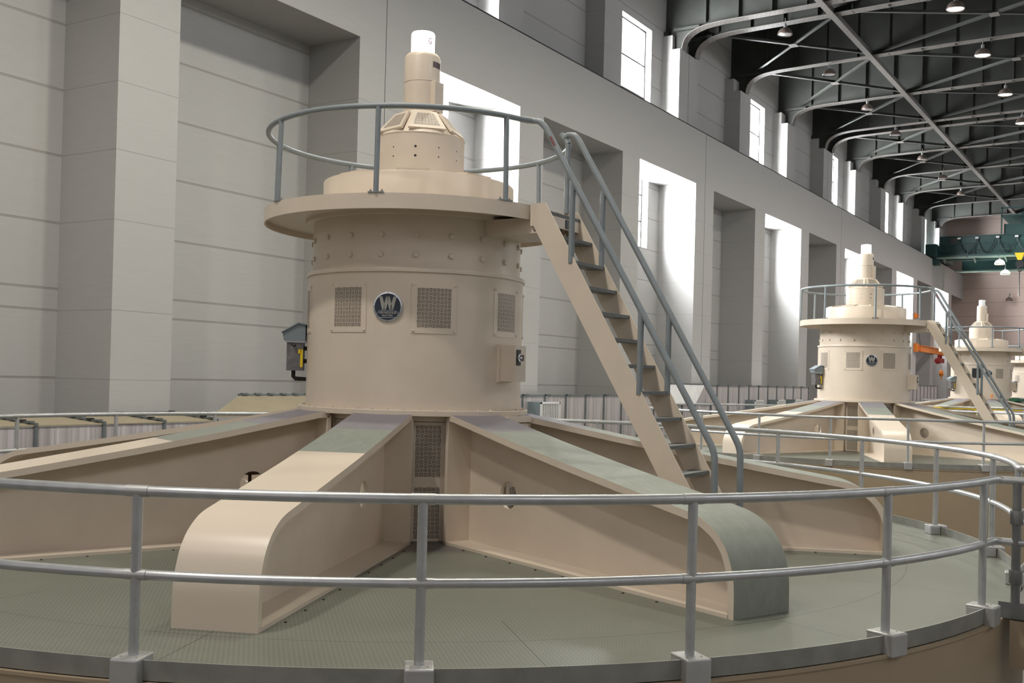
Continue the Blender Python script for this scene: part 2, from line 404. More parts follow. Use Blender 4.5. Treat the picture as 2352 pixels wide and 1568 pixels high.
for a, b in WIN_BAYS:
    cx = (a+b)/2
    for z0, z1, mul in ((7.375, 10.75, (8.5, 9.6)), (12.43, 16.473, (13.66, 14.98))):
        wn = empty('window_%d' % k, (cx, YB+.27, z0)); struct(wn, 'tall steel-framed window with white daylight behind'); k += 1
        f = MB(); H = z1-z0
        f.box((-1.47, 0, 0), (-1.40, .06, H)).box((1.40, 0, 0), (1.47, .06, H)).box((-1.47, 0, 0), (1.47, .06, .07)).box((-1.47, 0, H-.07), (1.47, .06, H))
        for mz in mul: f.box((-1.4, 0, mz-z0-.03), (1.4, .05, mz-z0+.03))
        f.build('window_frame', M['steel_dark'], wn, smooth=0)
        MB().box((-1.4, .022, .07), (1.4, .030, H-.07)).build('window_pane', M['glass'], wn, smooth=0)
ro = MB(); cur = XL
for a, b in [(-17.9, -10.6), (-3.4, 3.7)]+WIN_BAYS:
    cx = (a+b)/2; ro.box((cur, YO-.5, -2.7), (cx-1.47, YO, ZTOP)); cur = cx+1.47
    ro.box((cx-1.47, YO-.5, -2.7), (cx+1.47, YO, 12.5)).box((cx-1.47, YO-.5, 16.473), (cx+1.47, YO, ZTOP))
ro.box((cur, YO-.5, -2.7), (XR, YO, ZTOP))
struct(ro.build('wall_right', M['wall_panel'], smooth=0), 'white panelled wall opposite the crane beam, behind the viewer')
struct(MB().box((XR, YO-.5, -2.7), (XR+.4, YB, ZTOP)).build('wall_far', M['wall_far'], smooth=0), 'pinkish white panelled end wall of the hall')
cb = MB().box((XL, YO-.5, 20.9), (XR, YB+.5, 21.2))
for y in range(-21, 12, 2): cb.box((XL, y-.08, 20.6), (XR, y+.08, 20.9))
struct(cb.build('ceiling', M['roof'], smooth=0), 'dark roof deck high above the hall')

# ------------------------------------------------------------------ roof steel
GC = [(10.31, 15.95), (10.27, 16.15), (10.20, 16.33), (10.08, 16.48), (9.9, 16.61), (9.68, 16.71), (9.39, 16.79), (9.0, 16.84), (8.61, 16.87), (7.04, 16.91), (4.24, 16.97), (1.19, 17.04), (-2.74, 17.08), (-10, 17.08), (-21.99, 17.08)]
def girder(x):
    g = empty('roof_girder', (x, 10.31, 15.95)); g0 = (x, 10.31, 15.95)
    L = lambda mb: [setattr(mb, 'T', Matrix.Translation((-g0[0], -g0[1], -g0[2])))] and mb
    pts = GC+[(-21.99, 20.9), (YB-.01, 20.9), (YB-.01, 16.56), (YS-.005, 16.56), (YS-.005, 15.955)]
    L(MB()).prism(pts, 'x', x-.012, x+.012).build('web_plate', M['steel_dark'], g, smooth=0)
    f = L(MB()); n = len(GC); vs = []
    for i, (y, z) in enumerate(GC):
        j0, j1 = max(0, i-1), min(n-1, i+1); ty, tz = GC[j1][0]-GC[j0][0], GC[j1][1]-GC[j0][1]; l = math.hypot(ty, tz); ny, nz = tz/l*.025, -ty/l*.025
        vs += [(x-.24, y, z), (x+.24, y, z), (x+.24, y-ny*-1 if 0 else y-ny, z-nz), (x-.24, y-ny, z-nz)]
    fs = [(0, 1, 2, 3), (4*n-4, 4*n-1, 4*n-2, 4*n-3)]
    for i in range(n-1):
        for q in range(4): fs.append((4*i+q, 4*i+(q+1) % 4, 4*i+4+(q+1) % 4, 4*i+4+q))
    f.add(vs, fs); f.build('bottom_flange', M['rivet'], g, smooth=50)
    L(MB()).box((x-.24, YB-.2, 16.56), (x+.24, YB-.01, 16.75)).box((x-.2, 9.55, 16.74), (x+.2, YS, 16.86)).build('seat_bracket', M['steel_dark'], g, smooth=0)
    for i in range(12):
        y = 9.3-1.42*i
        L(MB()).box((x-.14, y-.025, 16.95), (x+.14, y+.025, 20.88)).build('stiffener', M['steel_dark'], g, smooth=0)
    return g
gx = []
for x, h in PIERS[4:]:
    gx += [x-.74, x+.74] if h > .9 else [x]
    if x == 54.55: pass
names = ['first', 'second', 'third', 'fourth', 'fifth', 'sixth', 'seventh', 'eighth', 'ninth', 'tenth', 'eleventh', 'twelfth', 'thirteenth', 'fourteenth']
vis = [x for x in gx if x > 30]
for i, x in enumerate(vis):
    g = girder(x); tag(g, 'riveted dark roof girder on curved haunch, %s from the near end' % names[i], 'girder', 'riveted roof girders spanning the hall')
def angle_bar(a, b, name, par=None):
    A, B = Vector(a), Vector(b); d = B-A; L = d.length; d.normalize(); s = Vector((0, 0, 1)); x = d.cross(s).normalized()
    mm = Matrix((x, d, x.cross(d))).transposed().to_4x4(); mm.translation = A
    m_ = MB().box((-.08, 0, 0), (.08, L, .02), mm).box((-.08, 0, 0), (-.06, L, .16), mm)
    return m_.build(name, M['steel_dark'], par, smooth=0)
BX = [32.86, 40.0, 47.34, 54.55, 61.7, 68.75, 75.9, 82.9]
for i in range(len(BX)-1):
    a, b = BX[i]+(.74 if PIERS[6+i][1] > .9 else 0), BX[i+1]-(.74 if PIERS[7+i][1] > .9 else 0)
    for z, y0, y1, where in ((16.95, 9.9, 4.2, 'beside the window wall'), (17.05, 4.2, -6.6, 'over the middle of the hall')):
        br = empty('cross_brace', (a, y0, z))
        o1 = angle_bar((0, 0, 0), (b-a, y1-y0, .05), 'diagonal_bar', br); o2 = angle_bar((b-a, 0, .0), (0, y1-y0, .05), 'diagonal_bar', br)
        o3 = MB().box(((b-a)/2-.25, (y1-y0)/2-.18, .0), ((b-a)/2+.25, (y1-y0)/2+.18, .02)).build('gusset_plate', M['rivet'], br, smooth=0)
        tag(br, 'X-shaped roof brace %s, %s bay from the near end' % (where, names[i]), 'roof brace', 'cross braces under the roof')
for y, lab in ((4.4, 'long roof strut nearer the window wall crossing under the girders'), (-6.6, 'long roof strut over the far side of the hall')):
    o = MB().box((30, y-.13, 16.86), (XR, y+.13, 16.90)).box((30, y-.02, 16.9), (XR, y+.02, 17.2)).build('roof_strut', M['rivet'], smooth=0)
    tag(o, lab, 'roof strut')

# ------------------------------------------------------------------ pendant lamps
def dome(name, R_, lit=None, glow=False):
    e = empty(name)
    pr = [(R_*math.cos(t), R_*.95*math.sin(t)) for t in [i*PI/2/10 for i in range(10)]]+[(.05, R_*.96)]
    inner = [(r*.94, z*.94) for r, z in pr][::-1]
    MB().lathe(pr+inner, 28).build('lamp_shade', lit if glow else M['lamp_dark'], e)
    MB().lathe([(.0, -.02), (R_*.9, -.0), (R_*.93, .02), (0, .05)], 28).build('lamp_glass', lit or M['silver'], e)
    MB().lathe([(R_*1.0, -.03), (R_*1.04, .0), (R_*1.0, .03)], 28).build('rim', M['lamp_dark'], e)
    MB().cyl((0, 0, R_*.9), .07, .16).tube([(0, 0, R_*.95), (0, 0, 1.6*R_+.2)], .02, 6).build('stem', M['dark_steel'], e)
    return e
d_off = dome('pendant_lamp', .30); d_on = dome('pendant_lamp', .33, M['bulb'])
first = {0: True, 1: True}
order = ['nearest', 'second', 'third', 'fourth', 'fifth', 'sixth', 'seventh']
LX = [33.4, 40.06, 47.3, 53.9, 61.5, 68.6, 75.75]
for i, x in enumerate(LX):
    o = d_off if i == 0 else copy_tree(d_off); o.location = (x, 6.34, 16.39)
    tag(o, 'unlit dome lamp under the roof near the windows, %s of the row' % order[i], 'lamp', 'unlit dome lamps near the window wall')
for i, x in enumerate(LX[:5]):
    o = d_on if i == 0 else copy_tree(d_on); o.location = (x, -.30, 16.39)
    tag(o, 'lit dome lamp hanging in the dark roof, %s of the row' % order[i], 'lamp', 'lit dome lamps over the hall')
def spot(loc, power, size=R(150), rad=.4, col=(1, .975, .91)):
    l = bpy.data.lights.new('lamp_light', 'SPOT'); l.energy = power; l.spot_size = size; l.spot_blend = .6; l.shadow_soft_size = rad; l.color = col
    o = bpy.data.objects.new('lamp_light', l); o.location = loc; COL.objects.link(o)
spot((-9, .5, 16.0), LAMP_POWER*1.5, col=(1, .94, .87))
spot((-16, -.3, 16.3), LAMP_POWER*.6, col=(1, .94, .87))
for x in [-2, 5, 12, 19, 26, 33.4, 40.06, 47.04, 53.9, 61.2, 68, 75, 82, 89]: spot((x, -.3, 16.3), LAMP_POWER*(1 if x < 8 else .55), col=(1, .955, .82) if x < 50 else (1, .86, .80))

# ------------------------------------------------------------------ generator (local origin: axis on deck level)
def make_generator():
    G = empty('generator')
    # --- arms
    TOP = [(1.27, 1.425), (1.42, 1.40), (2.5, 1.195), (3.36, 1.045), (4.40, .875), (4.86, .803), (5.03, .772), (5.15, .73), (5.28, .655), (5.38, .55), (5.44, .43), (5.475, .31), (5.485, .15), (5.485, .0)]
    TH = .065
    fine = []
    for i in range(len(TOP)-1):
        p0, p1, p2, p3 = TOP[max(i-1, 0)], TOP[i], TOP[i+1], TOP[min(i+2, len(TOP)-1)]; kk = 5 if 4 < i < 12 else 1
        for t in [j/kk for j in range(kk)]:
            if kk == 1: fine.append(p1); continue
            fine.append(tuple(.5*(2*b+(c-a)*t+(2*a-5*b+4*c-d)*t*t+(3*b-a-3*c+d)*t**3) for a, b, c, d in zip(p0, p1, p2, p3)))
    TOP = fine+[TOP[-1]]
    nrm = []
    for i in range(len(TOP)):
        a, b = TOP[max(0, i-1)], TOP[min(len(TOP)-1, i+1)]; dx, dz = b[0]-a[0], b[1]-a[1]; l = math.hypot(dx, dz); nrm.append((dz/l, -dx/l))
    INN = [(p[0]+n_[0]*TH, p[1]+n_[1]*TH) for p, n_ in zip(TOP, nrm)]; INN[0] = (1.27, TOP[0][1]-TH-.01); INN[-1] = (TOP[-1][0]-TH, 0)
    INN = [(min(x, 5.42), max(z, 0)) for x, z in INN]
    W = .325
    def arm_meshes(ang, topmat, parent):
        A = empty('arm'); A.parent = parent; A.rotation_euler = (0, 0, R(ang))
        mb = MB(); n = len(TOP); vs = []
        for t, i_ in zip(TOP, INN): vs += [(t[0], -W, t[1]), (t[0], W, t[1]), (i_[0], W, i_[1]), (i_[0], -W, i_[1])]
        fs = [(0, 1, 2, 3), (4*n-4, 4*n-1, 4*n-2, 4*n-3)]; top = []
        for i in range(n-1):
            for q in range(4):
                if q == 0: top.append(len(fs))
                fs.append((4*i+q, 4*i+(q+1) % 4, 4*i+4+(q+1) % 4, 4*i+4+q))
        mb.add(vs, fs); tops = set(top)
        mb.build('flange_plate', None, A, smooth=28, mats=[M['beige'], topmat], fmat=lambda i: 1 if i in tops else 0)
        # web with a round hole
        hx, hz, hr = 2.03, .60, .145; outline = [(1.285, .02)]+[(5.42, .02)]+[(x, z) for x, z in INN[::-1] if z > .03 and x > 1.3]+[(1.285, 1.36)]
        N = 48; import bmesh
        hole = [(hx+hr*math.cos(2*PI*i/N), hz+hr*math.sin(2*PI*i/N)) for i in range(N)]
        def hit(a):
            dx, dz = math.cos(a), math.sin(a); best = None
            for i in range(len(outline)):
                (x0, z0), (x1, z1) = outline[i], outline[(i+1) % len(outline)]; ex, ez = x1-x0, z1-z0; den = dx*ez-dz*ex
                if abs(den) < 1e-9: continue
                t = ((x0-hx)*ez-(z0-hz)*ex)/den; u = ((x0-hx)*dz-(z0-hz)*dx)/den
                if t > 0 and -1e-6 <= u <= 1+1e-6 and (best is None or t < best): best = t
            return best
        angs = sorted(set([round(2*PI*i/N, 6) for i in range(N)]+[round(math.atan2(z-hz, x-hx) % (2*PI), 6) for x, z in outline]))
        ins = [(hx+hr*math.cos(a), hz+hr*math.sin(a)) for a in angs]; outs = [(hx+hit(a)*math.cos(a), hz+hit(a)*math.sin(a)) for a in angs]
        K = len(angs); vs = []
        for y in (-.02, .02): vs += [(x, y, z) for x, z in ins]+[(x, y, z) for x, z in outs]
        fs = []
        for i in range(K):
            j = (i+1) % K; fs += [(i, j, K+j, K+i), (2*K+i, 3*K+i, 3*K+j, 2*K+j), (i, 2*K+i, 2*K+j, j)]
        wbm = MB(); wbm.add(vs, fs); wbm.build('web_plate', M['beige'], A, smooth=20)
        MB().box((1.27, -W, .0), (5.43, W, .03)).build('base_flange', M['beige'], A, smooth=0)
        MB().box((1.25, -W, .0), (1.30, W, 1.37)).build('end_plate', M['beige'], A, smooth=0, bevel=.004)
        return A
    mats = {-157.5: 'arm_part', -112.5: 'arm_full', -67.5: 'arm_full', -22.5: 'arm_full', 22.5: 'arm_full', 67.5: 'arm_full', 112.5: 'arm_short', 157.5: 'arm_part'}
    for a, mname in mats.items(): arm_meshes(a, M[mname], G)
    # --- hub core with doors between the arms
    oct_ = [pol(1.13/math.cos(R(22.5)), 22.5+45*i) for i in range(8)]
    MB().prism([(p[0], p[1]) for p in oct_], 'z', 0, 1.40).build('hub', M['beige'], G, smooth=0)
    for i in range(8):
        a = 45*i+0.0; fr = out_frame(a, 1.13 if i != 6 else 1.45, 0)
        if i == 6: MB().box((-.24, -1.45, 0), (.24, -1.0, 1.38)).build('door_box', M['beige'], G, smooth=0)
        fm = MB(); fm.T = fr
        fm.box((-.30 if i != 6 else -.25, 1.335, 0), (.30 if i != 6 else .25, 1.40, .06)).box((-.30 if i != 6 else -.25, 0, 0), (-.235, 1.335, .05)).box((.255 if i != 6 else .25, 0, 0), (.30 if i != 6 else .252, 1.335, .05))
        fm.build('door_frame', M['beige'], G, smooth=0)
        D = MB(); D.T = fr; d = D.box((-.232, .012, .004), (.25, 1.325, .022)).build('hub_door', M['beige'], G, smooth=0, bevel=.003)
        for z0, z1, rows in ((.72, 1.29, 12), (.04, .607, 12)):
            g_ = MB(); g_.T = fr; g_.add([(-.135, z0, .0235), (.150, z0, .0235), (.150, z1, .0235), (-.135, z1, .0235)], [(0, 1, 2, 3)])
            uv = [(0, 0), (6, 0), (6, rows), (0, rows)]
            g_.build('grille', M['grille'], d, smooth=0, uvs=lambda p, v, uv=uv: uv[v])
        for z in (1.0, .29):
            l_ = MB(); l_.T = fr; l_.tube([(.215, z, .02), (.215, z, .06), (.25, z+.008, .062)], .009, 8).box((.19, z-.01, .055), (.245, z+.012, .07)).box((.195, z-.05, .02), (.215, z-.02, .04)).build('latch', M['silver'], d)
        for z in (1.2, .68, .12):
            h_ = MB(); h_.T = fr; h_.box((-.25, z-.08, .02), (-.228, z+.08, .036)).build('hinge', M['beige'], d, smooth=0)
    # --- drum
    MB().lathe([(0, 1.395), (1.372, 1.395), (1.376, 1.40), (1.376, 1.452), (1.370, 1.458), (1.30, 1.458), (0, 1.458)], 128).build('base_ring', M['beige'], G)
    nb = MB()
    for i in range(48):
        T = out_frame(7.5*i+2, 1.335, 1.458) @ Matrix.Rotation(R(-90), 4, 'X'); nb.lathe([(0, 0), (.019, 0), (.019, .016), (0, .016)], 6, T)
    o = nb.build('ring_bolt', M['beige'], G, smooth=0); o['kind'] = 'stuff'
    MB().lathe([(0, 1.45), (1.285, 1.45), (1.285, 2.965), (1.305, 2.967), (1.307, 3.0), (1.302, 3.012), (1.245, 3.016), (1.242, 3.60), (0, 3.60)], 160).build('drum_shell', M['beige'], G)
    for z in (3.375, 3.16):
        for i in range(20):
            b = MB(); b.T = out_frame(-161.8+18*i, 1.238, z); b.lathe([(0, 0), (.034, 0), (.034, .024), (.028, .03), (0, .03)], 6)
            b.lathe([(0, 0), (.041, 0), (.041, .005), (0, .005)], 16)
            b.build('drum_bolt', M['beige'], G, smooth=35)
    # --- screened panels
    for i in range(8):
        ac = -179.3+45*i; pn = MB(); h = 11.1; n = 14; rz = 1.2925
        vs = []; fs = []
        for j in range(n+1):
            a = ac-h+2*h*j/n
            for z in (2.298, 2.855): vs += [pol(1.284, a, z), pol(rz, a, z)]
        for j in range(n):
            b0 = 4*j; b1 = 4*j+4
            fs += [(b0+1, b1+1, b1+3, b0+3), (b0, b1, b1+1, b0+1), (b0+2, b0+3, b1+3, b1+2)]
        fs += [(0, 1, 3, 2), (4*n, 4*n+2, 4*n+3, 4*n+1)]
        pn.add(vs, fs); P = pn.build('screen_panel', M['beige'], G)
        gm = MB(); hh = 8.4; vs = []; fs = []
        for j in range(n+1):
            a = ac-hh+2*hh*j/n; vs += [pol(rz+.0015, a, 2.362), pol(rz+.0015, a, 2.796)]
        for j in range(n): fs.append((2*j, 2*j+2, 2*j+3, 2*j+1))
        gm.add(vs, fs); gm.build('grille', M['grille'], P, uvs=lambda p, v, n=n: (9*(v//2)/n, 10*(v % 2)))
        for da in (-10.2, 10.2):
            for z in (2.325, 2.83):
                b = MB(); b.T = out_frame(ac+da, rz-.003, z); b.lathe([(0, 0), (.014, 0), (.013, .012), (.007, .016), (0, .017)], 10); b.build('panel_screw', M['beige'], P)
    # --- badge
    fr = out_frame(-156.9, 1.279, 2.578)
    bd = MB(); bd.T = fr; E = bd.lathe([(0, 0), (.163, 0), (.163, .022), (.146, .026), (.146, .018), (0, .018)], 64).build('round_badge', None, G, mats=[M['silver']])
    f2 = MB(); f2.T = fr; f2.lathe([(0, .0175), (.145, .0175), (.145, .0195), (0, .0195)], 64).build('badge_face', M['badge'], E)
    Wp = [(-.098, .115), (-.060, .115), (-.040, .045), (-.018, .115), (.018, .115), (.040, .045), (.062, .115), (.100, .115), (.058, -.040), (.022, -.040), (.0, .035), (-.022, -.040), (-.060, -.040)]
    # W as three convex-safe pieces
    wm = MB(); wm.T = fr
    for quad in ([(-.098, .112), (-.062, .112), (-.022, -.036), (-.060, -.036)], [(-.060, -.036), (-.022, -.036), (.019, .112), (-.019, .112)], [(-.019, .112), (.019, .112), (.060, -.036), (.020, -.036)], [(.020, -.036), (.060, -.036), (.100, .112), (.062, .112)]):
        wm.prism(quad, 'z', .0195, .0235)
    wm.build('letter', M['letter'], E, smooth=0)
    lo = MB(); lo.T = fr; pts = []
    for cxx, s_ in ((.083, 1), (-.083, -1)):
        for i in range(9):
            a = -PI/2+PI*i/8; pts.append((cxx+s_*.036*math.cos(a), -.082+s_*.036*math.sin(a), .022))
    lo.tube(pts, .0028, 6, closed=True); lo.build('name_outline', M['silver'], E)
    text_mesh('WESTINGHOUSE', .028, M['letter'], E, fr @ Matrix.Translation((0, -.067, .021)), xs=.93, bold=.0004, spacing=1.0)
    text_mesh('ELECTRIC', .028, M['letter'], E, fr @ Matrix.Translation((0, -.096, .021)), xs=1.0, bold=.0004)
    for a in (0, 90, 180, 270):
        q = MB(); q.T = fr @ Matrix.Translation((.1545*math.cos(R(a)), .1545*math.sin(R(a)), .024)); q.lathe([(0, 0), (.005, 0), (.004, .003), (0, .003)], 8).build('badge_screw', M['black'], E)
    # --- switch box on the right
    fr = out_frame(-92, 1.27, 2.0)
    B = MB(); B.T = fr; Bx = B.box((-.12, -.22, 0), (.14, .22, .05)).build('switch_box', M['beige'], G, smooth=0, bevel=.004)
    q = MB(); q.T = fr; q.box((-.10, -.205, .04), (.125, .205, .25)).build('box_cover', M['beige'], Bx, smooth=0, bevel=.004)
    q = MB(); q.T = fr; q.box((-.075, -.02, .25), (.0, .155, .262)).build('switch_plate', M['black'], Bx, smooth=0)
    q = MB(); q.T = fr; q.lathe([(.03, 0), (.05, 0), (.05, .012), (.03, .012), (.03, 0)], 20, Matrix.Translation((-.02, .065, .262)), 100, 260, True).box((-.06, .055, .26), (-.03, .075, .3)).build('switch_lever', M['silver'], Bx)
    q = MB(); q.T = fr; q.box((.01, .03, .25), (.075, .10, .255)).build('label_plate', M['nameplate'], Bx, smooth=0)
    # --- outlet box on the left, with sloped grey hood
    fr = out_frame(129, 1.28, 0)
    J = MB(); J.T = fr
    J.box((-.16, 1.86, .04), (.13, 2.19, .235)); JB = J.build('outlet_box', M['worn_steel'], G, smooth=0, bevel=.003)
    q = MB(); q.T = fr; q.box((-.17, 2.19, .02), (.145, 2.215, .25)).build('box_collar', M['silver'], JB, smooth=0)
    q = MB(); q.T = fr; q.prism([(2.215, .02), (2.395, .02), (2.41, .11), (2.30, .285), (2.215, .27)], 'x', -.18, .16).build('hood', M['blue_grey'], JB, smooth=0)
    q = MB(); q.T = fr; q.prism([(2.395, .0), (2.412, .105), (2.30, .295), (2.312, .30), (2.428, .105), (2.412, .0)], 'x', -.20, .18).build('hood_lid', M['blue_grey'], JB, smooth=0)
    q = MB(); q.T = fr; q.box((.13, 1.90, .045), (.15, 2.11, .075)).box((.13, 2.06, .06), (.15, 2.11, .10)).build('yellow_tag', M['yellow'], JB, smooth=0)
    q = MB(); q.T = fr; q.tube([(0, 1.87, .16), (0, 1.79, .16), (0, 1.765, .135), (0, 1.76, .01)], .025, 10).build('conduit_elbow', M['brass_dark'], JB)
    q = MB(); q.T = fr; q.tube([(.12, 2.20, .19), (.16, 2.15, .14)], .016, 8).build('box_catch', M['brass_dark'], JB)
    q = MB(); q.T = fr; q.box((-.05, 1.95, -.03), (.05, 2.0, .06)).build('bracket', M['brass_dark'], JB, smooth=0)
    q = MB(); q.T = fr; q.box((-.05, 2.1, -.03), (.05, 2.15, .06)).build('bracket', M['brass_dark'], JB, smooth=0)
    # --- platform
    MB().lathe([(1.335, 3.60), (1.335, 3.642), (1.242, 3.642), (1.242, 3.60), (1.335, 3.60)], 128).build('neck_ring', M['beige'], G)
    MB().lathe([(1.20, 3.64), (1.805, 3.64), (1.805, 3.573), (1.822, 3.573), (1.822, 3.735), (1.20, 3.735), (1.20, 3.64)], 160).build('platform', M['beige'], G)
    q = MB(); q.box((-.345, -1.83, 3.44), (-.33, -1.20, 3.60)).box((.33, -1.83, 3.44), (.345, -1.20, 3.60)).box((-.345, -1.90, 3.425), (.345, -1.20, 3.44)).box((-.345, -1.80, 3.44), (.345, -1.785, 3.60)).build('stair_bracket', M['beige'], G, smooth=0)
    # --- cap
    MB().lathe([(1.142, 3.735), (1.142, 4.098), (1.138, 4.106), (1.10, 4.114), (.53, 4.19), (0, 4.19)], 160).build('cap', M['beige'], G)
    MB().lathe([(.531, 4.185), (.531, 4.665), (.538, 4.668), (.538, 4.676), (.52, 4.682), (0, 4.682)], 96).build('upper_drum', M['beige'], G)
    # cap vent plates (radial, lying on the slope)
    for i in range(8):
        a = -112.5+45*i+10
        q = MB(); T = Matrix.Rotation(R(a), 4, 'Z') @ Matrix.Translation((.84, 0, 4.152)) @ Matrix.Rotation(math.atan2(.076, .57), 4, 'Y'); q.T = T
        q.prism([(-.20, -.10), (.20, -.19), (.20, .19), (-.20, .10)], 'z', 0, .022); V = q.build('vent_plate', M['beige'], G, smooth=0)
        q = MB(); q.T = T; q.add([(-.15, -.07, .0235), (.15, -.135, .0235), (.15, .135, .0235), (-.15, .07, .0235)], [(0, 1, 2, 3)])
        q.build('grille', M['grille'], V, smooth=0, uvs=lambda p, v: [(0, 1.5), (7, 0), (7, 6), (0, 4.5)][v])
    for i in range(12):
        for z, r_ in ((4.5, 0), (4.392, 0)):
            big = i % 4 == 1; rr = .0145 if big else .0085
            q = MB(); q.T = out_frame(-179.3+30*i, .5305, z); q.lathe([(0, 0), (rr, 0), (rr, .0015), (0, .0015)], 12).build('bolt_hole', M['black'], G)
    # cone with vents
    c0, c1 = (.505, 4.680), (.262, 4.985)
    MB().lathe([(.52, 4.68), c0, (.49, 4.70), (.262, 4.985), (.22, 5.0), (0, 5.0)], 64).build('vent_cone', M['beige'], G)
    for i in range(6):
        a = -134+60*i; sl = math.atan2(.285, .228)
        q = MB(); T = Matrix.Rotation(R(a), 4, 'Z') @ Matrix.Translation((.376+.003, 0, 4.8425+.003)) @ Matrix.Rotation(sl, 4, 'Y'); q.T = T
        q.prism([(-.15, -.135), (.15, -.225), (.15, .225), (-.15, .135)], 'z', -.02, .010); V = q.build('vent_cover', M['beige'], G, smooth=0)
        q = MB(); q.T = T; q.add([(-.115, -.10, .0115), (.10, -.158, .0115), (.10, .158, .0115), (-.115, .10, .0115)], [(0, 1, 2, 3)])
        q.build('grille', M['grille'], V, smooth=0, uvs=lambda p, v: [(0, 1), (5, 0), (5, 8), (0, 7)][v])
    MB().lathe([(.219, 4.97), (.219, 5.352), (.214, 5.357), (.0, 5.357)], 64).build('neck_tube', M['beige'], G)
    q = MB(); q.T = out_frame(-92, 0, 0); q.box((-.085, 4.99, .1), (.085, 5.352, .27)).build('terminal_box', M['beige'], G, smooth=0, bevel=.004)
    MB().lathe([(.2175, 5.36), (.2175, 5.66), (.208, 5.69), (.185, 5.712), (.155, 5.722), (0, 5.722)], 64).build('motor_cover', M['beige'], G)
    q = MB(); n = 8; vs = []; fs = []
    for j in range(n+1):
        a = -108+40*j/n; vs += [pol(.2195, a, 5.528), pol(.2195, a, 5.60)]
    for j in range(n): fs.append((2*j, 2*j+2, 2*j+3, 2*j+1))
    q.add(vs, fs); q.build('maker_plate', M['nameplate'], G)
    Bc = MB().lathe([(.1425, 5.722), (.1425, 5.962), (.134, 5.978), (.11, 5.984), (0, 5.984)], 48).build('beacon_lamp', M['beacon'], G)
    text_mesh('G', .105, M['g_red'], Bc, out_frame(-108, .1465, 5.852), xs=.62, name='letter')
    # handwheel beside the hub
    hw = MB(); T = Matrix.Translation((-1.64, 1.05, .70)); hw.T = T
    hw.tube([(.12*math.cos(2*PI*i/24), .12*math.sin(2*PI*i/24), 0) for i in range(24)], .022, 8, closed=True).tube([(0, 0, -.69), (0, 0, .02)], .02).tube([(-.12, 0, 0), (.12, 0, 0)], .01).tube([(0, -.12, 0), (0, .12, 0)], .01)
    hw.build('valve_handwheel', M['brown'], G)
    return G
def make_platform_rail():
    G = empty('platform_guard_rail', (0, 0, 3.735))
    r, z = 1.797, .916
    MB().tube(arc(r, -78.5, 257.5, z, 80)+[], .031, 16).build('top_rail', M['grey_rail'], G)
    for a in (-157.5, -112.5, -67.5+0, -22.5, 22.5, 67.5, 112.5, 157.5):
        if a == -67.5: continue
        p = MB().tube([pol(r+.02, a, .0), pol(r, a, z)], .029, 16).build('post', M['grey_rail'], G)
        q = MB(); q.T = out_frame(a, r+.005, 0); q.box((-.085, 0, -.03), (.085, .012, .03)).build('foot_plate', M['grey_rail'], p, smooth=0)
        for s_ in (-.062, .062):
            q = MB(); q.T = Matrix.Translation(Vector(pol(r+.005, a, .012))) @ Matrix.Rotation(R(a+90), 4, 'Z') @ Matrix.Translation((s_, 0, 0)); q.lathe([(0, 0), (.014, 0), (.014, .014), (.006, .014), (.006, .028), (0, .028)], 8).build('anchor_bolt', M['bolt'], p)
    MB().tube([(.355, -1.845, 0), (.355, -1.845, .80)], .031, 16).build('post', M['grey_rail'], G)
    MB().tube([(.36, -1.76, z), (.365, -1.80, .87), (.358, -1.845, .80)], .031, 16).build('end_bend', M['grey_rail'], G)
    return G
def smooth_path(pts, n=6, rad=.12):
    out = [Vector(pts[0])]
    for i in range(1, len(pts)-1):
        a, b, c = Vector(pts[i-1]), Vector(pts[i]), Vector(pts[i+1]); d1 = (a-b); d2 = (c-b); r_ = min(rad, d1.length*.45, d2.length*.45)
        p, q_ = b+d1.normalized()*r_, b+d2.normalized()*r_
        for k in range(n+1):
            t = k/n; out.append((1-t)**2*p+2*t*(1-t)*b+t*t*q_)
    out.append(Vector(pts[-1])); return out
